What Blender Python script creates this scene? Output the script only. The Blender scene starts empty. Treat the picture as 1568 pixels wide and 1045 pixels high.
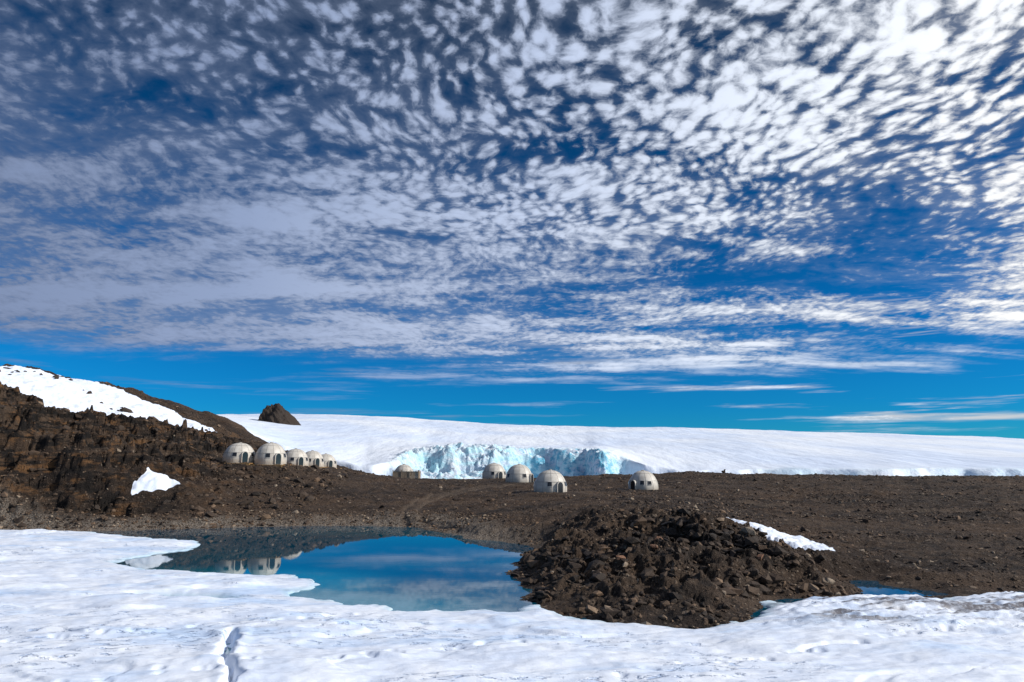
import bpy, bmesh, math, random
import numpy as np
from mathutils import Vector, Matrix
random.seed(4); RNG=np.random.default_rng(11)
scn=bpy.context.scene
scn.view_settings.view_transform='Standard'; scn.view_settings.look='None'; scn.view_settings.exposure=0
SUN_AZ,SUN_EL=math.radians(101),math.radians(33)

# ------------------------------------------------------------------ numpy helpers
def perlin(x,y,seed=0):
    r=np.random.default_rng(seed+1000)
    perm=r.permutation(256); perm=np.concatenate([perm,perm])
    ang=r.random(256)*2*np.pi; gx=np.cos(ang); gy=np.sin(ang)
    xi=np.floor(x).astype(np.int64); yi=np.floor(y).astype(np.int64)
    xf=x-xi; yf=y-yi; xi&=255; yi&=255
    u=xf*xf*xf*(xf*(xf*6-15)+10); v=yf*yf*yf*(yf*(yf*6-15)+10)
    x1=(xi+1)&255; y1=(yi+1)&255
    def g(a,b,dx,dy):
        h=perm[perm[a]+b]; return gx[h]*dx+gy[h]*dy
    n0=g(xi,yi,xf,yf)*(1-u)+g(x1,yi,xf-1,yf)*u
    n1=g(xi,y1,xf,yf-1)*(1-u)+g(x1,y1,xf-1,yf-1)*u
    return (n0*(1-v)+n1*v)*1.5
def fbm(x,y,o=4,seed=0,gain=.5):
    s=0;a=1
    for i in range(o):
        s=s+a*perlin(x*2**i+i*17.3,y*2**i-i*9.1,seed+i); a*=gain
    return s
def ridged(x,y,o=4,seed=0,gain=.5):
    s=0;a=1
    for i in range(o):
        s=s+a*(1-2*np.abs(perlin(x*2**i+i*7.3,y*2**i-i*3.1,seed+i))); a*=gain
    return s*.5
def rz(*a,**k):
    v=ridged(*a,**k); return v-v.mean()
def sst(a,b,x):
    t=np.clip((x-a)/(b-a),0,1); return t*t*(3-2*t)
def sdist(poly,x,y):
    """signed distance, positive inside"""
    p=np.array(poly,float); d=np.full(x.shape,1e9); ins=np.zeros(x.shape,bool)
    for i in range(len(p)):
        ax,ay=p[i]; bx,by=p[(i+1)%len(p)]
        ex,ey=bx-ax,by-ay; wx=x-ax; wy=y-ay
        t=np.clip((wx*ex+wy*ey)/(ex*ex+ey*ey+1e-12),0,1)
        d=np.minimum(d,(wx-ex*t)**2+(wy-ey*t)**2)
        if ay!=by:
            c=((ay>y)!=(by>y))&(x<ex*(y-ay)/(by-ay)+ax); ins^=c
    d=np.sqrt(d); return np.where(ins,d,-d)
def pathdist(pts,x,y):
    d=np.full(x.shape,1e9)
    for (ax,ay),(bx,by) in zip(pts[:-1],pts[1:]):
        ex,ey=bx-ax,by-ay; wx=x-ax; wy=y-ay
        t=np.clip((wx*ex+wy*ey)/(ex*ex+ey*ey),0,1)
        d=np.minimum(d,(wx-ex*t)**2+(wy-ey*t)**2)
    return np.sqrt(d)
def make_mesh(name,V,F,mat=None,attrs=None,smooth=True):
    me=bpy.data.meshes.new(name); V=np.asarray(V,np.float32); F=np.asarray(F,np.int32)
    k=F.shape[1]
    me.vertices.add(len(V)); me.vertices.foreach_set('co',V.ravel())
    me.loops.add(F.size); me.loops.foreach_set('vertex_index',F.ravel())
    me.polygons.add(len(F)); me.polygons.foreach_set('loop_start',np.arange(len(F),dtype=np.int32)*k)
    me.polygons.foreach_set('loop_total',np.full(len(F),k,np.int32))
    me.polygons.foreach_set('use_smooth',np.full(len(F),smooth,bool))
    me.update(calc_edges=True)
    for n,a in (attrs or {}).items():
        at=me.attributes.new(n,'FLOAT','POINT'); at.data.foreach_set('value',np.asarray(a,np.float32).ravel())
    ob=bpy.data.objects.new(name,me); scn.collection.objects.link(ob)
    if mat: me.materials.append(mat)
    return ob
def grid_faces(nr,nc):
    i=np.arange(nr*nc).reshape(nr,nc)
    return np.stack([i[:-1,:-1],i[:-1,1:],i[1:,1:],i[1:,:-1]],-1).reshape(-1,4)

# ------------------------------------------------------------------ node helpers
class NT:
    def __init__(s,tree): s.t=tree; s.n=tree.nodes; s.l=tree.links
    def add(s,ty,**k):
        n=s.n.new(ty)
        for a,b in k.items(): setattr(n,a,b)
        return n
    def put(s,sock,v):
        if isinstance(v,bpy.types.NodeSocket): s.l.new(v,sock)
        elif v is not None:
            if hasattr(sock.default_value,'__len__') and hasattr(v,'__len__'):
                v=tuple(v)
                if len(sock.default_value)==4 and len(v)==3: v=v+(1,)
            sock.default_value=v
    def m(s,op,a,b=None,c=None,clamp=False):
        n=s.add('ShaderNodeMath',operation=op,use_clamp=clamp)
        s.put(n.inputs[0],a); s.put(n.inputs[1],b); s.put(n.inputs[2],c); return n.outputs[0]
    def vm(s,op,a,b=None,out=0):
        n=s.add('ShaderNodeVectorMath',operation=op); s.put(n.inputs[0],a); s.put(n.inputs[1],b); return n.outputs[out]
    def noise(s,vec,scale,detail=3,rough=.5,dist=0,out=0):
        n=s.add('ShaderNodeTexNoise'); s.put(n.inputs['Vector'],vec); n.inputs['Scale'].default_value=scale
        n.inputs['Detail'].default_value=detail; n.inputs['Roughness'].default_value=rough; n.inputs['Distortion'].default_value=dist
        return n.outputs[out]
    def mr(s,v,a,b,c=0,d=1,smooth=True):
        n=s.add('ShaderNodeMapRange'); n.interpolation_type='SMOOTHSTEP' if smooth else 'LINEAR'
        s.put(n.inputs[0],v)
        for i,q in zip((1,2,3,4),(a,b,c,d)): s.put(n.inputs[i],q)
        return n.outputs[0]
    def mix(s,f,a,b,blend='MIX'):
        n=s.add('ShaderNodeMix',data_type='RGBA',blend_type=blend)
        s.put(n.inputs[0],f); s.put(n.inputs[6],a); s.put(n.inputs[7],b); return n.outputs[2]
    def attr(s,name): return s.add('ShaderNodeAttribute',attribute_name=name).outputs['Fac']
    def bump(s,h,strength,dist,normal=None):
        n=s.add('ShaderNodeBump'); s.put(n.inputs['Height'],h); n.inputs['Strength'].default_value=strength
        n.inputs['Distance'].default_value=dist
        if normal: s.l.new(normal,n.inputs['Normal'])
        return n.outputs[0]
    def map(s,vec,scale=(1,1,1),rot=(0,0,0),loc=(0,0,0)):
        n=s.add('ShaderNodeMapping'); s.put(n.inputs[0],vec); n.inputs['Scale'].default_value=scale
        n.inputs['Rotation'].default_value=rot; n.inputs['Location'].default_value=loc; return n.outputs[0]
def new_mat(name):
    m=bpy.data.materials.new(name); m.use_nodes=True; t=NT(m.node_tree)
    b=[n for n in t.n if n.type=='BSDF_PRINCIPLED'][0]
    pos=t.add('ShaderNodeNewGeometry').outputs['Position']
    return m,t,b,pos
def simple_mat(name,col,rough=.6,nscale=3,var=.15,metal=0,bump=.02):
    m,t,b,pos=new_mat(name)
    pos=t.add('ShaderNodeTexCoord').outputs['Object']
    n=t.noise(pos,nscale,4,.6)
    lo=tuple(c*(1-var) for c in col); hi=tuple(min(1,c*(1+var)) for c in col)
    t.put(b.inputs['Base Color'],t.mix(t.mr(n,.3,.7),lo,hi)); b.inputs['Roughness'].default_value=rough
    b.inputs['Metallic'].default_value=metal
    if bump: t.l.new(t.bump(n,.3,bump),b.inputs['Normal'])
    return m

def snow_color(t,pos):
    n=t.noise(pos,.5,5,.6)
    return t.mix(t.mr(n,.3,.7),(.60,.67,.80),(.74,.78,.85))

def mat_snow():
    m,t,b,pos=new_mat('snow')
    c=snow_color(t,pos)
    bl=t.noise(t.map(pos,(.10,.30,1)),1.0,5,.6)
    c=t.mix(t.m('MULTIPLY',t.mr(bl,.48,.70),.7),c,(.40,.56,.80))  # blue shading of the snow's undulations, painted into the colour
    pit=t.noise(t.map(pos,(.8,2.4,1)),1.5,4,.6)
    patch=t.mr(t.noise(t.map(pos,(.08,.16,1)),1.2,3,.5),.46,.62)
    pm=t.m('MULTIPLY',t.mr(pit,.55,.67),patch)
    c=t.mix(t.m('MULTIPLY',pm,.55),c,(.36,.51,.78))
    c=t.mix(t.m('MULTIPLY',t.attr('dirt'),t.mr(t.noise(pos,2.5,5,.7),.35,.55,.45,1.0)),c,(.12,.115,.13))
    c=t.mix(t.attr('wet'),c,(.24,.42,.52))
    t.put(b.inputs['Base Color'],c); b.inputs['Roughness'].default_value=.55
    h=t.m('ADD',t.noise(t.map(pos,(.5,1.4,1)),1.1,5,.55),t.m('MULTIPLY',t.noise(pos,12,3,.6),.08))
    h=t.m('SUBTRACT',h,t.m('MULTIPLY',pm,.7))
    t.l.new(t.bump(h,.8,.15),b.inputs['Normal'])
    return m

def rock_color(t,pos,scale=1.0):
    big=t.noise(pos,.06*scale,4,.6); mid=t.noise(pos,.7*scale,5,.65); fine=t.noise(pos,6*scale,4,.7)
    c=t.mix(t.mr(mid,.34,.66),(.017,.0125,.0105),(.066,.044,.030))
    c=t.mix(t.m('MULTIPLY',t.mr(big,.46,.66),.55),c,(.095,.056,.032))
    c=t.mix(t.m('MULTIPLY',t.mr(fine,.54,.74),.6),c,(.165,.122,.088))
    c=t.mix(t.m('MULTIPLY',t.mr(fine,.46,.3),.8),c,(.009,.0075,.007))
    return c,mid,fine

def mat_ground():
    m,t,b,pos=new_mat('dark_gravel')
    c,mid,fine=rock_color(t,pos)
    band=t.noise(t.map(pos,(.03,.16,.1),(0,0,.12)),1,6,.62)
    c=t.mix(t.m('MULTIPLY',t.mr(band,.51,.60),.45),c,(.095,.064,.043))
    c=t.mix(t.m('MULTIPLY',t.mr(band,.47,.38),.6),c,(.015,.011,.0095))
    v1=t.add('ShaderNodeTexVoronoi'); t.put(v1.inputs['Vector'],pos); v1.inputs['Scale'].default_value=3.2
    v2=t.add('ShaderNodeTexVoronoi'); t.put(v2.inputs['Vector'],pos); v2.inputs['Scale'].default_value=1.1
    sep=t.add('ShaderNodeSeparateColor'); t.put(sep.inputs[0],v1.outputs['Color'])
    sep2=t.add('ShaderNodeSeparateColor'); t.put(sep2.inputs[0],v2.outputs['Color'])
    s1=t.m('MULTIPLY',t.mr(sep.outputs[0],.72,.98),t.mr(v1.outputs['Distance'],.5,.2))
    s2=t.m('MULTIPLY',t.mr(sep2.outputs[0],.82,1.0),t.mr(v2.outputs['Distance'],.35,.15))
    c=t.mix(t.m('MULTIPLY',s1,.65),c,(.20,.155,.12))
    c=t.mix(t.m('MULTIPLY',s2,.8),c,(.27,.21,.16))
    c=t.mix(t.m('MULTIPLY',t.m('MULTIPLY',t.attr('outcrop'),.75),t.mr(t.noise(t.map(pos,(1,1,2.2)),.25,6,.68),.50,.64)),c,(.18,.09,.036))
    c=t.mix(t.m('MULTIPLY',t.attr('outcrop'),t.mr(t.noise(t.map(pos,(.5,.5,2)),.4,6,.7),.53,.43)),c,(.010,.008,.007))
    c=t.mix(t.m('MULTIPLY',t.attr('shore'),t.mr(fine,.40,.56)),c,(.25,.215,.18))
    c=t.mix(t.m('MULTIPLY',t.attr('track'),.7),c,(.125,.095,.072))
    sm=t.m('ADD',t.attr('snowmask'),t.m('MULTIPLY',t.m('SUBTRACT',t.noise(t.map(pos,(.7,.7,1),(0,0,.5)),.30,6,.65),.5),.75))
    sf=t.mr(sm,.47,.53)
    c=t.mix(sf,c,snow_color(t,pos))
    t.put(b.inputs['Base Color'],c); b.inputs['Roughness'].default_value=.85
    b.inputs['Specular IOR Level'].default_value=.2
    h=t.m('ADD',t.m('MULTIPLY',mid,1.2),t.m('ADD',t.m('MULTIPLY',fine,.5),t.m('MULTIPLY',t.m('ADD',s1,t.m('MULTIPLY',s2,2)),.25)))
    h=t.m('MULTIPLY',h,t.m('SUBTRACT',1,t.m('MULTIPLY',sf,.93)))
    t.l.new(t.bump(h,1.0,.8),b.inputs['Normal'])
    return m

def mat_rock(name,warm=0,dark=0):
    m,t,b,pos=new_mat(name)
    tone=t.attr('tone')
    c,mid,fine=rock_color(t,pos,1.3)
    ramp=t.add('ShaderNodeValToRGB'); t.put(ramp.inputs[0],tone)
    e=ramp.color_ramp.elements; e[0].color=(.013,.011,.010,1); e[1].color=(.34,.27,.20,1)
    for p,col in ((.45,(.044,.032,.024,1)),(.75,(.11,.070,.044,1)),(.92,(.23,.15,.095,1))):
        q=e.new(p); q.color=col
    c=t.mix(.62,c,ramp.outputs[0])
    if warm: c=t.mix(warm,c,(.22,.11,.066))
    if dark: c=t.mix(dark,c,(.013,.010,.009))
    t.put(b.inputs['Base Color'],c); b.inputs['Roughness'].default_value=.8
    b.inputs['Specular IOR Level'].default_value=.25
    t.l.new(t.bump(t.m('ADD',mid,fine),.7,.08),b.inputs['Normal'])
    return m

def mat_water():
    m,t,b,pos=new_mat('lake_water')
    n=t.noise(t.map(pos,(.03,.08,1)),1,3,.5)
    c=t.mix(t.mr(n,.3,.7),(.0,.036,.075),(.0,.062,.100))
    c=t.mix(t.attr('shallow'),c,(.01,.20,.27))
    t.put(b.inputs['Base Color'],c); b.inputs['Roughness'].default_value=.02; b.inputs['IOR'].default_value=1.42
    h=t.noise(t.map(pos,(.5,1.5,1)),1.2,3,.5)
    t.l.new(t.bump(h,.05,.015),b.inputs['Normal'])
    return m

def mat_glacier():
    m,t,b,pos=new_mat('glacier_snow')
    c=t.mix(t.mr(t.noise(t.map(pos,(.012,.006,.05)),1,4,.5),.35,.65),(.57,.65,.79),(.71,.75,.81))
    ice=t.attr('ice'); deep=t.attr('deep')
    n=t.noise(t.map(pos,(1,1,2.5)),.10,6,.65)
    n2=t.noise(t.map(pos,(1,1,1.6)),.22,6,.7)
    f=t.m('MULTIPLY',ice,t.mr(n,.36,.62),clamp=True)
    c=t.mix(f,c,(.48,.74,.83))
    f2=t.m('MULTIPLY',t.m('MULTIPLY',ice,deep),t.mr(n2,.44,.60),clamp=True)
    c=t.mix(f2,c,(.10,.42,.60))
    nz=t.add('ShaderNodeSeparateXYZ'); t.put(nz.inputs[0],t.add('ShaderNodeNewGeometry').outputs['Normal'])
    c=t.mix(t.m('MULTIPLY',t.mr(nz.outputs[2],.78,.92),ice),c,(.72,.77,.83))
    dk=t.attr('dark'); c=t.mix(t.m('MULTIPLY',dk,.7),c,(.20,.32,.45))
    t.put(b.inputs['Base Color'],c); b.inputs['Roughness'].default_value=.6
    h=t.m('ADD',t.noise(t.map(pos,(.10,.025,.1)),1,5,.55),t.m('MULTIPLY',t.m('MULTIPLY',n2,ice),1.6))
    t.l.new(t.bump(h,.65,2.4),b.inputs['Normal'])
    return m

M_snow=mat_snow(); M_ground=mat_ground(); M_rock=mat_rock('brown_rock'); M_rock_w=mat_rock('reddish_rock',.6); M_rock_d=mat_rock('black_rock',0,.5)
M_water=mat_water(); M_gl=mat_glacier()

# ------------------------------------------------------------------ plan of the site (metres, camera stands near x=0,y=0)
SNOW=[(-63.7,87.8),(-58.3,87),(-51.6,85.3),(-43.2,80),(-38.1,77.2),(-33.6,75.3),(-31.5,72.2),(-30.7,68.9),(-32.5,65),(-33.2,61.8),(-33.2,59),
(-28.2,55.4),(-22.4,53.8),(-18.5,52.6),(-16.5,52.3),(-14,50.5),(-12.8,48.6),(-12.9,47.1),(-14.1,46.2),(-13.1,43.8),(-11,42.6),(-8.4,41.3),(-6.7,40.4),
(-4.9,40),(-3,40),(-1.2,39.8),(.2,39.7),(.6,40.7),(1.4,41.8),(1.9,40.2),(3,38.5),(4.9,37),(7.1,36.3),(9,36),(10.7,36.3),(12.3,37.3),(13.6,39.3),(14.7,42),
(17.7,43.6),(20.7,44),(23.8,43.8),(25.4,42.6),(29.1,44.6),(32.5,45.5),(45,46),(70,50),(160,55),(160,-60),(-160,-60),(-160,96),(-90,91)]
LOW=[(-160,96),(-90,91),(-63.7,87.8),(-58.3,87),(-50.1,86.5),(-43.4,88.8),(-36.8,91.4),(-28.9,93.3),(-19.6,94.3),(-12.2,91.4),(-8.1,84.5),(-4.6,77.2),(-1,74.6),
(1.7,71.7),(2.1,67.9),(.9,63.1),(.1,56.8),(-.1,52.9),(.7,48.6),(.9,45.1),(.9,42.2),(1.4,41.8),(1.9,40.2),(3,38.5),(4.9,37),(7.1,36.3),(9,36),(10.7,36.3),
(12.3,37.3),(13.6,39.3),(14.7,42),(17.7,43.6),(20.7,44),(23.8,43.8),(25.4,42.6),(29.1,44.6),(32.5,45.5),(45,46),(70,50),(160,55),(160,-60),(-160,-60)]
PUDDLE=[(23.4,50.3),(25.2,50.5),(25.4,48),(27,46.3),(27.6,44.9),(23,44),(22,45.3),(23,47.2)]
ICEPUD=[(-23.1,43.7),(-21,44),(-18.1,43.8),(-16,43.1),(-17,42.2),(-19.6,42)]
CRACK=[(-12.9,33.2),(-12.3,31.4),(-11.9,30.4),(-11.8,29.2),(-10.9,28.1),(-10.1,26.5),(-9.6,24)]
PATCH_R=[(22,71.2),(23.5,69.4),(25.1,65.3),(26.3,61.2),(25.8,56),(23,55.2),(20.8,55.6),(21.2,60.3)]
PATCH_L=[(-54.4,104),(-51.5,104),(-49.3,103),(-50,100.6),(-53.4,98.6),(-54.2,100.5)]
HILLSNOW=[(-190,190),(-143.8,194),(-131,203),(-121,202),(-111,198),(-103,200),(-93,197),(-80,190),(-76,182),(-84,160),(-84,140),(-88,120),(-92,106),(-190,95)]
TRACK=[(-7.4,84.6),(-10.6,89),(-13.4,95),(-14.5,100),(-14.2,109.5),(-12.4,118),(-6,130),(0,138)]
TRACK2=[(12,118),(22,108),(40,98),(70,92),(110,92)]
DOMES=[(6.6,120,3.2,2.95,3.9,-60,0),(25.4,135,3.1,2.95,3.8,-140,0),(1.5,146,4.2,2.95,3.9,-30,0),(-4.2,165,4.5,2.95,3.9,-60,0),(-25.8,166,4.4,2.6,3.7,-70,0),
       (-50.4,128,8.0,2.95,3.6,-50,1),(-44.6,128,7.7,2.95,3.9,-45,1),(-46.9,150,7.3,2.95,3.7,-50,1),(-47.6,165,7.2,2.95,3.7,-50,1),(-48.4,180,6.8,2.95,3.6,-50,1)]
CP=[(-64,89,.3),(-50,87.5,.3),(-36,93,.3),(-20,96,.3),(-12,93,.3),(-4,79,.3),(3,70,.4),(-100,96,7),(-120,95,16),(45,48,.3),(33,47.5,.2),(60,55,.6),(100,80,1.5),(150,120,2.3),
(-25,240,-4),(20,240,-4),(80,245,-4),(160,255,-4),(260,265,-4),(260,200,2.8),(200,215,2.8),(-50,245,1),(-80,250,9),(-130,255,22),(-180,240,33),(-210,200,38),(-210,120,30),
(60,224,1.2),(100,228,.8),(150,234,.4),(30,220,1.2),
(-110,140,17),(0,20,0),(-60,30,0),(60,30,0),(-110,60,1),
(-80,105,18.6),(-92,103,21),(-77.1,110,14.2),(-75,115,14),(-67.8,122,13.5),(-66.1,135,14),(-64.7,150,13.0),(-60,150,10.5),(-64.5,100,9.1),(-57.5,108,8.6),(-70.8,96,7.2),(-49.9,110,5.2),(-53.4,98,3.6),(-52,103,6.0),
(-163,180,37.4),(-143.8,190,34.5),(-131.7,200,33.5),(-119,205,31.7),(-105.3,210,26.2),(-91,215,22.5),(-82.5,210,16.7),(-68.6,205,12.2),(-49.6,200,7.4),(-34.5,200,4.2),(-81.9,190,17.4),(-94.4,170,16.5),(-103.8,150,16.5),
(-15,190,3.5),(-.7,185,3.6),(15.3,190,4.5),(30.4,195,4.7),(50,200,5.2),(60,200,4.6),(99.4,205,3.9),(154.7,210,3.3),
(52.9,110,2.0),(80.4,110,1.9),(28,55,.6),(39.6,55,.6),(30,88,2.0),(12,88,3.2),(9,100,2.8),(-6.7,112,2),(-22.6,108,2.3),(-34.3,110,3.1),
(11.6,58,2.1),(14.8,60,2.5),(18.5,60,2.4),(21.5,53,1.2),(9.2,62,2.1),(4.9,62,1.2),(8.5,72,2.6),(16,72,3.1),(20,80,3.0),(7.6,47,1.1),(11.9,47,1.2),(16,47,1.2),(10.1,51,1.5),(12.9,41,.9),(3.1,45,.9),(8,41,.9),(30.5,50,.4),(26,62,1.1),(-10.6,89,.6),(-13.4,95,1),(-14.4,102,1.6),(-14.2,109.5,2),(-12.4,118,2.6)]
CP+=[d[:3] for d in DOMES]
C=np.array(CP,float); n=len(C)
def U(r2): return .5*r2*np.log(r2+1e-9)
D2=((C[:,None,:2]-C[None,:,:2])**2).sum(-1)
A=np.zeros((n+3,n+3)); A[:n,:n]=U(D2)+np.eye(n)*4.0; A[:n,n]=1; A[:n,n+1:]=C[:,:2]; A[n:,:n]=A[:n,n:].T
W=np.linalg.solve(A,np.concatenate([C[:,2],[0,0,0]]))
def tps(x,y):
    z=W[n]+W[n+1]*x+W[n+2]*y
    for i in range(n): z=z+W[i]*U((x-C[i,0])**2+(y-C[i,1])**2)
    return z
def terrace(z,h,amt):
    q=z/h; f=q-np.floor(q); return z+(h*(np.floor(q)+sst(.3,.8,f))-z)*amt
def terrain(x,y):
    xs=x+.7*perlin(x*.4,y*.4,3)+.3*perlin(x*1.7,y*1.7,4); ys=y+1.0*perlin(x*.4,y*.4,5)+.3*perlin(x*1.6,y*1.6,6)
    d=np.minimum(-sdist(LOW,xs,ys),-sdist(PUDDLE,x+.5*perlin(x,y,7),y+.5*perlin(x,y,8)))
    base=tps(x,y)
    mound=np.exp(-(((x-11)/13)**2+((y-55)/20)**2)**2)
    crag=np.exp(-(((x-15.3)/4.2)**2+((y-54)/3.4)**2)**2)
    crag2=np.exp(-(((x-3.6)/2.6)**2+((y-50)/5)**2)**2)
    out=sst(-38,-58,x)*sst(225,150,y)*sst(88,98,y)
    back=sst(-50,-90,x)*sst(120,200,y)
    plain=sst(-20,30,x)*sst(60,100,y)
    calm=1-np.maximum(sst(-2.5,.8,sdist(PATCH_L,x,y)),.75*sst(-3,4,sdist(HILLSNOW,x,y)))
    land=np.zeros_like(x)
    land+=mound*(1.1*fbm(x*.14,y*.11,2,19)+1.2*rz(x*.22,y*.22,5,20,.6)+.7*rz(x*.7,y*.7,3,24,.6))
    land+=crag*(1.7*rz(x*.45,y*.45,4,27,.65)+.5)+crag2*(.9*rz(x*.5,y*.4,4,28,.65)+.2)
    oo=out*(4.0*rz(x*.07+.2*perlin(x*.05,y*.05,8),y*.09,5,30,.62)+2.0*rz(x*.25,y*.25,4,35,.66)-.4)
    land+=(oo+back*1.4*fbm(x*.06,y*.06,4,44))*calm
    land+=plain*(.45*fbm(x*.05,y*.04,3,48)+.35*rz(x*.16,y*.22,4,52,.6))
    land+=.25*fbm(x*.25,y*.25,5,50,.6)+.12*rz(x*1.3,y*1.3,2,56)
    fade=sst(0,4,d)
    pad=np.zeros_like(x); zp=np.zeros_like(x)
    for q in DOMES:
        w=sst(7.5,3.8,np.hypot(x-q[0],y-q[1])); zp=np.where(w>pad,q[2],zp); pad=np.maximum(pad,w)
    z=base+land*(1-pad)
    tilt=.10*x+.05*y+2.2*perlin(x*.06,y*.06,58)
    z=terrace(z+tilt,2.6,out*.65*calm)-tilt
    tilt=.15*x+.6*perlin(x*.3,y*.3,59)
    z=terrace(z+tilt,.7,mound*.6)-tilt
    z=z*(1-pad)+zp*pad
    z=np.maximum(z,-6)
    zl=.10*np.clip(d,0,3)+z*fade
    zl=np.where((d>0)&(y<200),np.maximum(zl,.05*np.clip(d,0,2)),np.where(y>=200,z,zl))
    z=np.where(d>0,zl,np.maximum(d*.28,-1.8))
    td=np.minimum(pathdist(TRACK,x+.2*perlin(x*.3,y*.3,77),y),pathdist(TRACK2,x,y+.5*perlin(x*.1,y*.1,78))+.25)
    rut=np.exp(-((td-1.0)/.35)**2); tr=sst(2.2,1.2,td)
    z=z-.16*rut*(d>0)+.06*tr*(1-rut)
    return z,d,td,out*calm,mound

ns,nr=1050,720
s=np.linspace(-1.0,1.0,ns); Yr=24*(300/24)**(np.linspace(0,1,nr))
Yg=np.repeat(Yr[:,None],ns,1); Xg=s[None,:]*(Yg+12)
Z,Dd,TD,OUT,MOU=terrain(Xg,Yg)
sm=sst(-3,3,sdist(HILLSNOW,Xg,Yg)+2.5*fbm(Xg*.06,Yg*.06,3,91))
pr=sdist(PATCH_R,Xg+.5*perlin(Xg*.5,Yg*.5,9),Yg+.8*perlin(Xg*.4,Yg*.4,10)); pl=sdist(PATCH_L,Xg+.4*perlin(Xg*.6,Yg*.6,11),Yg+.6*perlin(Xg*.5,Yg*.5,12))
sm=np.maximum(sm*1.05,np.maximum(sst(-.9,.7,pr)*1.3-.1,sst(-.8,.5,pl)*1.3-.1))
sm=np.where(sm<=0,-.6,sm)
Z+=.12*sst(-.3,.8,pr)+.08*sst(-.3,.8,pl)
shore=sst(7,.6,Dd)*(Dd>0)*sst(60,80,Yg)*sst(8,-4,Xg)
track=(sst(2.2,1.0,TD)*.45+np.exp(-((TD-1.0)/.35)**2)*.55)*sst(40,60,Yg)
rocky_ground=make_mesh('rocky_ground',np.stack([Xg,Yg,Z],-1).reshape(-1,3),grid_faces(nr,ns),M_ground,
    {'snowmask':sm,'shore':shore,'track':track,'outcrop':OUT})
lY=np.log(Yr)
def tz(x,y):
    x=np.asarray(x,float); y=np.asarray(y,float)
    fr=np.clip((np.log(y)-lY[0])/(lY[-1]-lY[0])*(nr-1),0,nr-1.001)
    fc=np.clip((x/(y+12)+1)/2*(ns-1),0,ns-1.001)
    i=fr.astype(int); j=fc.astype(int); a=fr-i; b=fc-j
    return (Z[i,j]*(1-a)*(1-b)+Z[i+1,j]*a*(1-b)+Z[i,j+1]*(1-a)*b+Z[i+1,j+1]*a*b)
def tlook(arr,x,y):
    fr=np.clip((np.log(y)-lY[0])/(lY[-1]-lY[0])*(nr-1),0,nr-1.001).astype(int)
    fc=np.clip((x/(y+12)+1)/2*(ns-1),0,ns-1.001).astype(int)
    return arr[fr,fc]

# ---- snow field in the foreground
ns2=1100
Y2=np.concatenate([np.linspace(-55,19,38),20*(100/20)**np.linspace(0,1,560)]); nr2=len(Y2)
s2=np.linspace(-.95,.95,ns2); Yh=np.repeat(Y2[:,None],ns2,1); Xh=s2[None,:]*(np.maximum(Yh,0)+25)
xs=Xh+.6*perlin(Xh*.5,Yh*.5,61)+.25*perlin(Xh*2,Yh*2,62); ys=Yh+1.0*perlin(Xh*.4,Yh*.5,63)+.25*perlin(Xh*2,Yh*2,64)
ds=sdist(SNOW,xs,ys)
ip=sdist(ICEPUD,Xh+.3*perlin(Xh*.8,Yh*.8,65),Yh)
cw=pathdist(CRACK,Xh+.25*perlin(Xh*1.2,Yh*1.2,66),Yh+.2*perlin(Xh*1.3,Yh*1.3,67))
rough=sst(8,18,Xh)*sst(30,38,Yh)
zz=.16*(1-np.exp(-np.clip(ds,0,99)/.35))+.22*(1-np.exp(-np.clip(ds,0,99)/6))
zz+=sst(.3,4,ds)*(.14*fbm(Xh*.09,Yh*.22,3,70)+.09*fbm(Xh*.30,Yh*.8,3,73,.55)+.04*ridged(Xh*.4,Yh*1.5,3,76))
zz+=sst(.3,3,ds)*.02*fbm(Xh*1.5,Yh*3.0,3,79)
zz+=rough*sst(.1,2,ds)*(.32*ridged(Xh*.3,Yh*1.1,4,80,.6)-.03)
sc=perlin(Xh*.07+.3*perlin(Xh*.2,Yh*.2,82),Yh*.26,83); zz+=sst(.5,4,ds)*.16*sst(-.03,.03,sc)*(.4+.6*sst(-.2,.3,perlin(Xh*.15,Yh*.15,84)))
sc=perlin(Xh*.05+9,Yh*.33+.3*perlin(Xh*.3,Yh*.3,85),86); zz+=sst(.5,4,ds)*.15*sst(-.02,.03,sc)*sst(-.1,.3,perlin(Xh*.12,Yh*.12,87))
for (p0,p1) in (((-25,31),(-6,38.5)),((4,27),(24,35.5)),((-16,26),(4,33))):
    L_=math.hypot(p1[0]-p0[0],p1[1]-p0[1])
    for i in range(int(L_/.75)):
        f_=i*.75/L_; cx=p0[0]+(p1[0]-p0[0])*f_+(.14 if i%2 else -.14)+RNG.normal()*.1; cy=p0[1]+(p1[1]-p0[1])*f_+(.16 if i%2 else -.16)+RNG.normal()*.15
        cx+=.8*math.sin(f_*5); j0=np.searchsorted(Y2,cy-1); j1=np.searchsorted(Y2,cy+1)
        q=np.exp(-(((Xh[j0:j1]-cx)/.22)**2+((Yh[j0:j1]-cy)/.2)**2)**2); zz[j0:j1]-=.13*q
cwid=.22+.14*perlin(Xh*1.1,Yh*1.1,68)
zz+=.08*np.exp(-((cw-.5)/.3)**2)-.5*sst(cwid+.12,cwid-.1,cw)
zz=np.where(ip>-.6,zz*sst(.1,-.6,ip)-.10*sst(-.05,.15,ip),zz)
zz=np.where(ds<0,np.maximum(ds*.9,-.6),zz)
wet=np.maximum(sst(1.0,.05,ds),sst(-.5,.0,ip))*sst(60,40,Xh)*.55
dn=fbm(Xh*.10,Yh*.75-.12*Xh,5,301,.62)
dirt=sst(11,17,Xh+.25*(Yh-40))*sst(33,37,Yh)*sst(.02,.36,dn)
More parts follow.
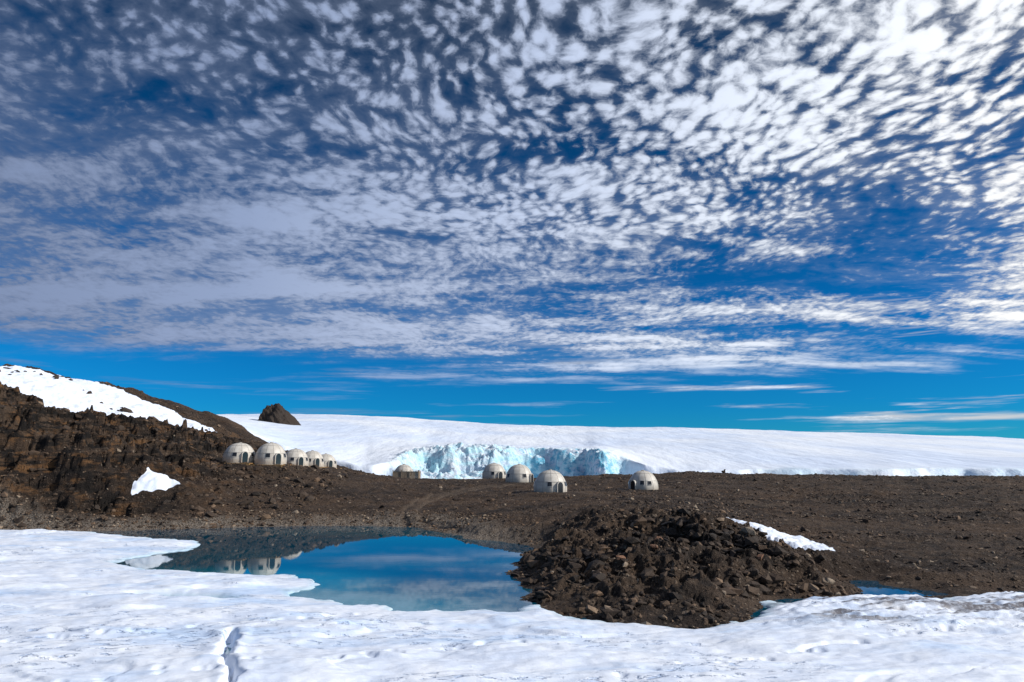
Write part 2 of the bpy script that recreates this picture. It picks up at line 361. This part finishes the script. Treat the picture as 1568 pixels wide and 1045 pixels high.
dirt=np.maximum(dirt,.35*sst(1.5,.1,ds)*sst(0,5,Xh)*sst(0,.4,fbm(Xh*.8,Yh*.8,3,305)))
snow_field=make_mesh('snow_field',np.stack([Xh,Yh,zz],-1).reshape(-1,3),grid_faces(nr2,ns2),M_snow,{'wet':wet,'dirt':dirt})

# ---- lake surface (also fills the little melt pools)
lx=np.linspace(-70,60,160); ly=np.linspace(30,100,120); LX,LYY=np.meshgrid(lx,ly)
shl=sst(7,.5,-sdist(SNOW,LX,LYY))*sst(2,-6,LX)*sst(62,50,LYY)
lake=make_mesh('lake',np.stack([LX,LYY,np.zeros_like(LX)],-1).reshape(-1,3),grid_faces(120,160),M_water,{'shallow':shl*.7})

gv=[(-6000,-3000,-7),(6000,-3000,-7),(6000,9000,-7),(-6000,9000,-7)]
ground=make_mesh('ground',gv,[[0,1,2,3]],M_snow,{'wet':[0]*4,'dirt':[0]*4})

# ---- glacier
ns3=1150; s3=np.linspace(-.75,1.05,ns3)
Y3=np.concatenate([np.linspace(250,280,10)[:-1],np.linspace(280,400,290)[:-1],400*(1500/400)**np.linspace(0,1,130)]); nr3=len(Y3)
Yk=np.repeat(Y3[:,None],ns3,1); S=np.repeat(s3[None,:],nr3,0); Xk=S*Yk
def curve(xp,fp,wd):
    f=np.interp(s3,xp,fp); k=np.hanning(int(wd/(s3[1]-s3[0]))|1); k/=k.sum(); p_=len(k)//2
    return np.repeat(np.convolve(np.pad(f,p_,mode='edge'),k,'valid')[None,:],nr3,0)
zt=curve([-.75,-.6,-.413,-.315,-.21,-.16,-.12,-.06,.015,.09,.15,.19,.25,.4,.6,.8,1.05],[48,40,24.8,14.1,7.5,10.5,14.2,16.4,15.5,15.6,12.5,8,5.6,5.6,6.3,6.4,6.4],.04)
zb=curve([-.75,-.6,-.413,-.315,-.15,.2,.6,1.05],[48,40,24.8,15,9,6.2,6.3,6.4],.15)
Yc=curve([-.75,-.4,-.2,-.15,-.12,-.085,-.05,-.01,.03,.06,.085,.105,.12,.135,.155,.19,.3,.45,.55,.65,.75,1.05],[265,285,298,312,334,330,352,350,362,360,352,345,318,312,318,304,300,304,298,310,300,320],.014)
zs=curve([-.75,-.42,-.27,-.175,-.08,.11,.205,.395,.585,.743,1.05],[66,73,73.9,70.5,63.6,58.2,56,51.7,47.5,41.6,36],.15)
icef=sst(-.19,-.13,S)*sst(.03,-.03,S); blue=sst(-.02,.04,S)*sst(.19,.13,S); rt=sst(.30,.40,S)
wn=fbm(Xk*.035,Yk*.035,3,120)
w=5+22*icef+6*blue+6*rt
u0=(Yk-Yc+(14*icef+9*blue+5)*wn)/w
u=u0+((7*icef+4*blue)*rz(Xk*.08,Yk*.08,4,124,.6))/w
step=sst(-.5,.5,u)
bell=np.exp(-(u/.75)**2)
t=np.clip((Yk-Yc)/(900-Yc),0,1)
zfront=zb+(zt-zb)*np.exp(-(t/.16)**2)
zg=zfront+(zs-zb)*t**.95
zg-=np.clip(Yk-900,0,None)*.05
zg+=1.4*fbm(Xk*.008,Yk*.006,3,130)*sst(0,.15,t)+.35*fbm(Xk*.05,Yk*.02,3,134)
zg+=(3.2*icef+1.0*blue)*sst(.14,.0,t)*rz(Xk*.07,Yk*.12,4,140,.6)
zl=-3+(6.5+4*rz(Xk*.07,Yk*.09,4,150,.6))*icef*sst(-2.4,-.3,u0)+(3+2*rz(Xk*.09,Yk*.09,3,152))*blue
z3=zl*(1-step)+zg*step
z3+=bell*(icef*5.0*rz(Xk*.10,Yk*.10,5,160,.6)+blue*2.6*rz(Xk*.08,Yk*.14,4,165,.6))
ice=np.clip((icef+blue)*np.exp(-(u0/1.1)**2)+icef*.8*sst(-2.4,-.5,u0)*sst(1.0,.2,u0)+rt*.4*np.exp(-(u/.8)**2),0,1)
deep=np.clip(blue+.3*icef,0,1)
dark=rt*np.exp(-(u/.9)**2)*sst(-.1,.25,perlin(S*12,Yk*.002,171))
glacier=make_mesh('glacier',np.stack([Xk,Yk,z3],-1).reshape(-1,3),grid_faces(nr3,ns3),M_gl,{'ice':ice,'deep':deep,'dark':dark})

# ------------------------------------------------------------------ rocks
def rock_base(sub,seed,cuts=11):
    bm=bmesh.new(); bmesh.ops.create_icosphere(bm,subdivisions=sub,radius=1)
    V=np.array([v.co[:] for v in bm.verts]); F=np.array([[v.index for v in f.verts] for f in bm.faces]); bm.free()
    r=np.random.default_rng(seed)
    for _ in range(cuts):
        nn=r.normal(size=3); nn/=np.linalg.norm(nn); dd=r.uniform(.4,.85)
        V=V-np.maximum(0,V@nn-dd)[:,None]*nn
    V+=r.normal(size=V.shape)*.02
    V*=np.array([1.15,r.uniform(.5,.9),r.uniform(.35,.75)])
    return V,F
def rot_z_tilt(k,tilt=.5):
    a=RNG.uniform(0,2*np.pi,k); R=np.zeros((k,3,3)); R[:,0,0]=np.cos(a);R[:,0,1]=-np.sin(a);R[:,1,0]=np.sin(a);R[:,1,1]=np.cos(a);R[:,2,2]=1
    b=RNG.normal(0,tilt,k); T=np.zeros((k,3,3)); T[:,0,0]=1;T[:,1,1]=np.cos(b);T[:,1,2]=-np.sin(b);T[:,2,1]=np.sin(b);T[:,2,2]=np.cos(b)
    return R@T
def scatter(name,x,y,size,tone,sub=1,nvar=10,sink=.25,mat=None):
    VV=[];FF=[];TT=[];off=0; z=tz(x,y); var=RNG.integers(0,nvar,len(x))
    for k in range(nvar):
        V,F=rock_base(sub,k+sub*50); idx=np.where(var==k)[0]
        if len(idx)==0: continue
        R=rot_z_tilt(len(idx))
        P=np.einsum('nij,vj->nvi',R,V)*size[idx][:,None,None]
        P+=np.stack([x[idx],y[idx],z[idx]+size[idx]*(.35-sink)],-1)[:,None,:]
        VV.append(P.reshape(-1,3)); nv=len(V)
        FF.append((F[None]+(np.arange(len(idx))*nv)[:,None,None]+off).reshape(-1,3)); off+=nv*len(idx)
        TT.append(np.repeat(tone[idx],nv))
    return make_mesh(name,np.concatenate(VV),np.concatenate(FF),mat or M_rock,{'tone':np.concatenate(TT)},smooth=False)
def psize(k,a,b,p=2.4):
    uu=RNG.random(k); return (a**(-p)+uu*(b**(-p)-a**(-p)))**(-1/p)
X=[];Yy=[];SZ=[];TN=[]
def region(k,fx,fy,a,b,keep,tone=(.45,.26),p=2.4):
    x=fx(k);y=fy(k); m_=keep(x,y); x=x[m_];y=y[m_]
    X.append(x);Yy.append(y);SZ.append(psize(len(x),a,b,p));TN.append(np.clip(RNG.normal(tone[0],tone[1],len(x)),0,1))
ok=lambda x,y: (tlook(Dd,x,y)>.05)&(tlook(sm,x,y)<.35)
clr=lambda x,y: ok(x,y)&(tlook(TD,x,y)>2)&(np.min([np.hypot(x-q[0],y-q[1]) for q in DOMES],axis=0)>3.6)
U_=lambda a,b: (lambda k: RNG.uniform(a,b,k))
cl_=lambda x,y,lo=-.5,hi=.5: perlin(x*.35,y*.35,203)>RNG.uniform(lo,hi,len(x))
region(28000,U_(-1,29),U_(35.5,85),.07,.6,lambda x,y: ok(x,y)&cl_(x,y,-.4,.6)&(RNG.random(len(x))<.2+tlook(MOU,x,y)),(.55,.30),2.1)
region(3600,U_(1,22),U_(36,62),.2,.9,lambda x,y: ok(x,y)&cl_(x+40,y,.0,.5)&(RNG.random(len(x))<.2+tlook(MOU,x,y)),(.42,.30),1.7)
region(14000,U_(15,75),U_(45,125),.09,.55,lambda x,y: clr(x,y)&(perlin(x*.1,y*.1,201)>RNG.uniform(-.4,.5,len(x))),(.58,.28))
region(9000,U_(-45,60),U_(80,185),.13,.65,lambda x,y: clr(x,y)&(perlin(x*.08,y*.08,206)>RNG.uniform(-.4,.5,len(x))),(.56,.28))
region(8000,U_(-75,0),U_(84,101),.08,.4,lambda x,y: ok(x,y)&(tlook(Dd,x,y)<7),(.74,.22))
region(7000,U_(-85,-30),U_(88,130),.14,1.2,lambda x,y: clr(x,y)&cl_(x,y),(.44,.28),2.0)
region(5000,U_(-140,-30),U_(120,215),.2,1.3,lambda x,y: clr(x,y))
region(4000,U_(40,180),U_(110,210),.15,.7,ok,(.55,.27))
region(200,U_(-150,-80),U_(130,200),.5,2.2,lambda x,y: (tlook(sm,x,y)>.35)&(perlin(x*.06,y*.06,204)>.15),(.2,.1))
X=np.concatenate(X);Yy=np.concatenate(Yy);SZ=np.concatenate(SZ);TN=np.concatenate(TN)
scatter('scattered_rocks',X,Yy,SZ,TN)
cx=np.concatenate([RNG.normal(15.3,2.2,120),RNG.normal(3.8,1.3,70)]); cy=np.concatenate([RNG.normal(53.5,1.5,120),RNG.normal(49,3,70)])
kk=tlook(Dd,cx,cy)>.3; cx=cx[kk]; cy=cy[kk]; k=len(cx)
scatter('rock_crag',cx,cy,psize(k,.28,1.0,1.3),RNG.uniform(.0,.6,k),sub=2,sink=.32,mat=M_rock_d)
for (bx,by,bs,sd) in [(10.8,52,.8,301),(7.0,46,.36,302),(9.6,48,.42,303),(8.3,52,.38,304),(16.6,47.5,.36,305)]:
    V,F=rock_base(3,sd,14); zc=float(tz([bx],[by])[0])
    ob=make_mesh('boulder',V*bs,F,M_rock_w,{'tone':np.full(len(V),.8)},smooth=False); ob.location=(bx,by,zc+bs*.5)
    ob.rotation_euler=(.3,.2,sd)
vs=[];fs=[];o=0
for i,(dx,dy,dz,r_) in enumerate([(-.6,0,.35,.7),(.6,.1,.35,.7),(0,-.4,.35,.6),(-.1,.1,1.0,.65),(.15,0,1.45,.4)]):
    V,F=rock_base(2,400+i); vs.append(V*r_+np.array([dx,dy,dz])); fs.append(F+o); o+=len(V)
cairn=make_mesh('stone_cairn',np.concatenate(vs),np.concatenate(fs),M_rock,{'tone':np.full(o,.2)},smooth=False)
cairn.location=(60.5,198,float(tz([60.5],[198])[0]))
# nunatak
bm=bmesh.new(); bmesh.ops.create_icosphere(bm,subdivisions=6,radius=1)
V=np.array([v.co[:] for v in bm.verts]); F=np.array([[v.index for v in f.verts] for f in bm.faces]); bm.free()
r_=1+.22*rz(V[:,0]*1.3+V[:,2]*.6,V[:,1]*1.3+V[:,2]*.5,5,210,.55)+.05*rz(V[:,0]*5,V[:,2]*5+V[:,1]*3,3,214,.6)
V=V*r_[:,None]; up=np.clip(V[:,2],0,1); V[:,0]*=(1-.42*up); V[:,0]-=.28*up
V=V*np.array([20,15,25])
nun=make_mesh('rock_nunatak',V,F,M_rock_d,{'tone':np.full(len(V),.3)},smooth=True); nun.location=(-168,500,26)

# ------------------------------------------------------------------ dome tents
def mat_shell():
    m,t,b,pos=new_mat('off_white_fabric')
    pos=t.add('ShaderNodeTexCoord').outputs['Object']
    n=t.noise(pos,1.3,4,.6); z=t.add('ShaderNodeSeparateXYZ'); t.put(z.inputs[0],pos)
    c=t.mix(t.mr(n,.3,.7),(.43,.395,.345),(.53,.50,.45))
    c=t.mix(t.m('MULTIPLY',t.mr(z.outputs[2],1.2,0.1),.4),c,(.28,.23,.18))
    t.put(b.inputs['Base Color'],c); b.inputs['Roughness'].default_value=.5
    return m
M_shell=mat_shell()
M_rib=simple_mat('seam_trim',(.28,.26,.23),.6)
M_glass=simple_mat('dark_window_glass',(.015,.018,.022),.1,bump=0)
M_frame=simple_mat('window_frame',(.45,.43,.40),.5)
M_wood=simple_mat('timber_deck',(.42,.25,.10),.75,6,.3)
M_greywood=simple_mat('weathered_timber',(.22,.17,.12),.8,6,.3)
def prof(R,H,a):
    r=R*math.cos(a)**.82 if a<math.pi/2-1e-6 else 0
    r*= (1-.045*max(0,1-a/.35)**2)
    return r,H*math.sin(a)**.95
def child(name,V,F,mat,par,smooth=False):
    me=bpy.data.meshes.new(name); me.from_pydata(V,[],F); me.materials.append(mat)
    for p in me.polygons: p.use_smooth=smooth
    ob=bpy.data.objects.new(name,me); scn.collection.objects.link(ob); ob.parent=par; return ob
def patch(R,H,th0,th1,a0,a1,off,n=8):
    V=[];F=[]
    for i in range(n+1):
        a=a0+(a1-a0)*i/n; r,z=prof(R,H,a); ca=math.cos(a); sa=math.sin(a)
        for j in range(n+1):
            th=th0+(th1-th0)*j/n; rr=r+off*ca; V.append((rr*math.cos(th),rr*math.sin(th),z+off*sa))
    for i in range(n):
        for j in range(n):
            q=i*(n+1)+j; F.append((q,q+1,q+n+2,q+n+1))
    base=len(V); per=[j for j in range(n+1)]+[i*(n+1)+n for i in range(1,n+1)]+[n*(n+1)+j for j in range(n-1,-1,-1)]+[i*(n+1) for i in range(n-1,0,-1)]
    for k_ in per:
        x,y,z=V[k_]; f=1-(off+.03)/max(.5,math.hypot(x,y)); V.append((x*f,y*f,z))
    m_=len(per)
    for k_ in range(m_): F.append((per[k_],base+k_,base+(k_+1)%m_,per[(k_+1)%m_]))
    return V,F
def box(V,F,x0,x1,y0,y1,z0,z1):
    b=len(V); V+=[(x0,y0,z0),(x1,y0,z0),(x1,y1,z0),(x0,y1,z0),(x0,y0,z1),(x1,y0,z1),(x1,y1,z1),(x0,y1,z1)]
    F+=[(b,b+3,b+2,b+1),(b+4,b+5,b+6,b+7),(b,b+1,b+5,b+4),(b+1,b+2,b+6,b+5),(b+2,b+3,b+7,b+6),(b+3,b,b+4,b+7)]
def dome(x,y,z,R,H,door,deck):
    e=bpy.data.objects.new('dome_tent',None); scn.collection.objects.link(e); e.location=(x,y,z+(.45 if deck else .05))
    nseg,nl=48,20; V=[];F=[]
    for i in range(nl):
        a=math.pi/2*i/nl; r,h=prof(R,H,a)
        for j in range(nseg):
            th=2*math.pi*j/nseg; pan=1-.012*(1-abs(math.cos(th*6)))
            V.append((r*pan*math.cos(th),r*pan*math.sin(th),h))
    V.append((0,0,H))
    for i in range(nl-1):
        for j in range(nseg):
            k_=(j+1)%nseg; F.append((i*nseg+j,i*nseg+k_,(i+1)*nseg+k_,(i+1)*nseg+j))
    for j in range(nseg): F.append(((nl-1)*nseg+j,(nl-1)*nseg+(j+1)%nseg,nl*nseg))
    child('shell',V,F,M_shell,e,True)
    V=[];F=[]
    for s_ in range(12):
        th=2*math.pi*s_/12; b0=len(V); w_=.028
        for i in range(15):
            a=math.pi/2*.97*i/14; r,h=prof(R,H,a); r+=.02*math.cos(a); h+=.02*math.sin(a)
            for sg in (-1,1): V.append((r*math.cos(th)-sg*w_*math.sin(th),r*math.sin(th)+sg*w_*math.cos(th),h))
        for i in range(14): F.append((b0+2*i,b0+2*i+1,b0+2*i+3,b0+2*i+2))
    for a in (.5,1.02):
        b0=len(V)
        for j in range(48):
            th=2*math.pi*j/48
            for da in (-.009,.009):
                r,h=prof(R,H,a+da); V.append(((r+.022)*math.cos(th),(r+.022)*math.sin(th),h+.012))
        for j in range(48):
            k_=(j+1)%48; F.append((b0+2*j,b0+2*k_,b0+2*k_+1,b0+2*j+1))
    child('seams',V,F,M_rib,e)
    V=[];F=[]
    for j in range(48):
        th=2*math.pi*j/48
        for (rr,h) in ((R*.99,-.5),(R*.99,.10),(R*.90,.12)): V.append((rr*math.cos(th),rr*math.sin(th),h))
    for j in range(48):
        k_=(j+1)%48
        for q in (0,1): F.append((3*j+q,3*k_+q,3*k_+q+1,3*j+q+1))
    child('base_ring',V,F,M_rib,e)
    dth=math.radians(door)
    for i,(dt,wd,a0,a1) in enumerate([(.62,.13,.30,.50),(-.62,.13,.30,.50),(1.15,.12,.30,.48),(2.3,.13,.30,.50),(-2.0,.13,.30,.50)]):
        V,F=patch(R,H,dth+dt-wd-.02,dth+dt+wd+.02,a0-.03,a1+.03,.045); child('window_frame_%d'%i,V,F,M_frame,e)
        V,F=patch(R,H,dth+dt-wd,dth+dt+wd,a0,a1,.07); child('window_%d'%i,V,F,M_glass,e)
    V=[];F=[]; n_=12; hw,hh=.62,2.05; pts=[(-hw,0.02)]+[(-hw*math.cos(math.pi*i/n_),hh-hw+hw*math.sin(math.pi*i/n_)) for i in range(n_+1)]+[(hw,0.02)]
    c_,s_=math.cos(dth),math.sin(dth)
    def P(d_,l,h): return (c_*d_-s_*l,s_*d_+c_*l,h)
    for d_ in (R*.55,R*1.05):
        for l,h in pts: V.append(P(d_,l,h))
    m_=len(pts)
    for i in range(m_-1): F.append((i,i+1,m_+i+1,m_+i))
    F.append(tuple(range(m_,2*m_)))
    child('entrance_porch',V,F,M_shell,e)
    V=[P(R*1.05+.03,l*.78,h*.93+.03) for l,h in pts]; child('door',V,[tuple(range(m_))],M_glass,e)
    V=[];F=[]
    for j in range(16):
        th=2*math.pi*j/16
        for rr,h in ((.32,H-.03),(.30,H+.10),(.05,H+.15)): V.append((rr*math.cos(th),rr*math.sin(th),h))
    for j in range(16):
        k_=(j+1)%16
        for q in (0,1): F.append((3*j+q,3*k_+q,3*k_+q+1,3*j+q+1))
    F.append(tuple(3*j+2 for j in range(16)))
    child('vent_cap',V,F,M_rib,e)
    if deck:
        V=[];F=[]
        w_=R+.55
        for i in range(18):
            a=-w_+2*w_*i/18; box(V,F,a,a+2*w_/18-.03,-w_-.5,w_,-.16,-.08)
        for yy in (-w_-.45,-w_/2,0,w_/2,w_-.1): box(V,F,-w_+.02,w_-.05,yy,yy+.1,-.36,-.165)
        for xx in (-w_+.05,-w_/3,w_/3,w_-.2):
            for yy in (-w_-.35,0,w_-.3): box(V,F,xx,xx+.14,yy,yy+.14,-1.6,-.365)
        child('deck',V,F,M_wood,e)
for d_ in DOMES: dome(*d_)

e=bpy.data.objects.new('timber_platform',None); scn.collection.objects.link(e)
e.location=(-23.6,156,float(tz([-23.6],[156])[0])-.1); V=[];F=[]
for i in range(22): box(V,F,-2.9+i*.264,-2.9+i*.264+.24,-1.6,-1.55,-.3,1.75+.05*(i%2))
for i in range(12): box(V,F,2.85,2.9,-1.5+i*.264,-1.5+i*.264+.24,-.3,1.78)
for i in range(12): box(V,F,-2.95,-2.9,-1.5+i*.264,-1.5+i*.264+.24,-.3,1.78)
child('side_boards',V,F,M_greywood,e); V=[];F=[]
for i in range(12): box(V,F,-2.88,2.83,-1.53+i*.264,-1.53+i*.264+.23,1.5,1.56)
child('top_boards',V,F,M_greywood,e); V=[];F=[]
for xx in (-2.9,-1,.9,2.75): box(V,F,xx,xx+.12,-1.73,-1.61,-.3,2.0)
box(V,F,-2.95,2.95,-1.74,-1.60,2.003,2.07)
child('posts_and_rail',V,F,M_greywood,e)

# ------------------------------------------------------------------ sky
wd=bpy.data.worlds.new('World'); scn.world=wd; wd.use_nodes=True
t=NT(wd.node_tree); bg=[x for x in t.n if x.type=='BACKGROUND'][0]
sky=t.add('ShaderNodeTexSky'); sky.sky_type='NISHITA'; sky.sun_disc=False; sky.sun_elevation=SUN_EL; sky.sun_rotation=SUN_AZ; sky.altitude=1000; sky.dust_density=.3; sky.ozone_density=2
d=t.vm('NORMALIZE',t.add('ShaderNodeTexCoord').outputs['Generated'])
sp=t.add('ShaderNodeSeparateXYZ'); t.put(sp.inputs[0],d); dx,dy,dz=sp.outputs
tint=t.add('ShaderNodeValToRGB'); t.put(tint.inputs[0],dz); e=tint.color_ramp.elements
e[0].position=0; e[0].color=(.05,.50,.84,1); e[1].position=1; e[1].color=(.08,.22,.40,1)
for p,c in ((.08,(.02,.45,.88,1)),(.2,(.008,.42,.84,1)),(.4,(.010,.31,.58,1)),(.6,(.015,.18,.29,1))):
    q=e.new(p); q.color=c
blue_=t.mix(1,sky.outputs[0],tint.outputs[0],'MULTIPLY')
zc=t.m('ADD',t.m('MAXIMUM',dz,0),.10)
cmb=t.add('ShaderNodeCombineXYZ'); t.put(cmb.inputs[0],t.m('DIVIDE',dx,zc)); t.put(cmb.inputs[1],t.m('DIVIDE',dy,zc)); p=cmb.outputs[0]
def wobble(vec,scale,amp):
    w_=t.vm('SCALE',t.vm('SUBTRACT',t.noise(p,scale,2,.5,out=1),(.5,.5,.5))); w_.node.inputs['Scale'].default_value=amp
    return t.vm('ADD',vec,w_)
pw=wobble(wobble(p,1.3,.30),12,.045)
vv=t.add('ShaderNodeTexVoronoi',feature='SMOOTH_F1'); t.put(vv.inputs['Vector'],t.map(pw,(1.25,.85,1),(0,0,.5))); vv.inputs['Scale'].default_value=22; vv.inputs['Smoothness'].default_value=.6
vv.voronoi_dimensions='2D'
puff=t.m('SUBTRACT',1,vv.outputs['Distance'])
cells=t.noise(t.map(pw,(1.3,.8,1),(0,0,.5)),17,3,.55,.1)
fine=t.noise(pw,50,4,.65)
cover=t.noise(t.map(p,(.5,.9,1),(0,0,.25),(3.1,1.7,0)),.8,3,.5)
mid=t.noise(t.map(pw,(.8,1.3,1),(0,0,.25)),3.4,4,.6)
band=t.noise(t.map(wobble(p,1.0,.25),(.34,1.25,1),(0,0,.10),(.7,0,0)),1.15,7,.62)
c0=lambda v,a: t.m('MULTIPLY',t.m('SUBTRACT',v,.5),a)
high=t.mr(t.m('ADD',dz,t.m('ADD',c0(cover,.45),t.m('MULTIPLY',dx,.16))),.24,.46)
celly=t.m('ADD',t.m('MULTIPLY',t.m('SUBTRACT',puff,.58),1.10),t.m('ADD',c0(cells,1.15),c0(fine,.85)))
strk=t.m('ADD',c0(band,2.9),t.m('ADD',c0(fine,.40),c0(cells,.45)))
val=t.m('ADD',t.m('MULTIPLY',celly,t.mr(high,0,1,.22,1,False)),t.m('MULTIPLY',strk,t.mr(high,0,1,1,.20,False)))
val=t.m('ADD',val,t.m('ADD',c0(cover,1.0),c0(mid,1.7)))
val=t.m('ADD',val,.56)
def blob(v,amp,tight):
    global val
    L=math.sqrt(sum(c*c for c in v)); v=tuple(c/L for c in v)
    dt=t.vm('DOT_PRODUCT',d,v,out=1)
    val=t.m('ADD',val,t.m('MULTIPLY',t.m('EXPONENT',t.m('MULTIPLY',t.m('SUBTRACT',dt,1),tight)),amp))
blob((.52,.95,.36),-.36,160)
blob((.62,.95,.32),-.24,240)
blob((.48,.90,.60),.26,10)
blob((-.5,.95,.28),.18,18)
blob((-.15,.90,.66),-.14,40)
blob((-.72,.90,.72),-.14,30)
alpha=t.mr(val,.16,.90)
hz=t.m('ADD',dz,t.m('ADD',c0(band,.16),c0(cover,.10)))
hz=t.m('ADD',hz,c0(mid,.03))
horiz=t.mr(hz,.122,.175)
alpha=t.m('MULTIPLY',alpha,horiz)
veil=t.m('MULTIPLY',t.mr(t.m('ADD',t.m('ADD',cover,t.m('MULTIPLY',mid,.7)),t.m('MULTIPLY',val,.30)),.60,1.20),.50)
veil=t.m('MULTIPLY',veil,t.mr(dx,.1,-.5,.6,1.35))
alpha=t.m('MAXIMUM',alpha,t.m('MULTIPLY',veil,horiz))
az=t.m('ARCTAN2',dx,dy); c2=t.add('ShaderNodeCombineXYZ'); t.put(c2.inputs[0],t.m('MULTIPLY',az,2.7)); t.put(c2.inputs[1],t.m('MULTIPLY',dz,54))
st=t.noise(c2.outputs[0],1,6,.58,.3)
streak=t.m('MULTIPLY',t.mr(st,.53,.70),t.mr(dz,.03,.06)); streak=t.m('MULTIPLY',streak,t.mr(dz,.26,.17))
alpha=t.m('MAXIMUM',alpha,t.m('MULTIPLY',streak,t.mr(az,-.4,.5,.5,.95)))
cr=t.add('ShaderNodeValToRGB'); t.put(cr.inputs[0],t.m('MULTIPLY_ADD',t.m('ADD',dx,t.m('MULTIPLY',dz,-.25)),.5,.5)); e=cr.color_ramp.elements
e[0].position=.1; e[0].color=(.15,.20,.33,1); e[1].position=.80; e[1].color=(1.0,1.0,1.0,1)
q=e.new(.28); q.color=(.25,.32,.49,1); q=e.new(.46); q.color=(.47,.55,.73,1); q=e.new(.62); q.color=(.76,.82,.93,1)
cl=t.vm('SCALE',cr.outputs[0]); t.put(cl.node.inputs['Scale'],t.m('MULTIPLY',t.mr(val,.3,1.2,.70,1.18),10.0))
final=t.mix(alpha,blue_,cl)
t.put(bg.inputs[0],final); bg.inputs[1].default_value=.1

sd=(math.sin(SUN_AZ)*math.cos(SUN_EL),math.cos(SUN_AZ)*math.cos(SUN_EL),math.sin(SUN_EL))
sun=bpy.data.lights.new('sun','SUN'); sun.energy=5.0; sun.angle=math.radians(.5); sun.color=(1,.95,.88)
so=bpy.data.objects.new('sun',sun); scn.collection.objects.link(so); so.rotation_euler=Vector(sd).to_track_quat('Z','Y').to_euler()
cam=bpy.data.cameras.new('camera'); cam.lens=24; cam.sensor_width=36; cam.clip_end=20000; cam.clip_start=.1
co=bpy.data.objects.new('camera',cam); scn.collection.objects.link(co); co.location=(0,0,8); co.rotation_euler=(math.radians(90)+math.atan(190/1045),0,0)
scn.camera=co
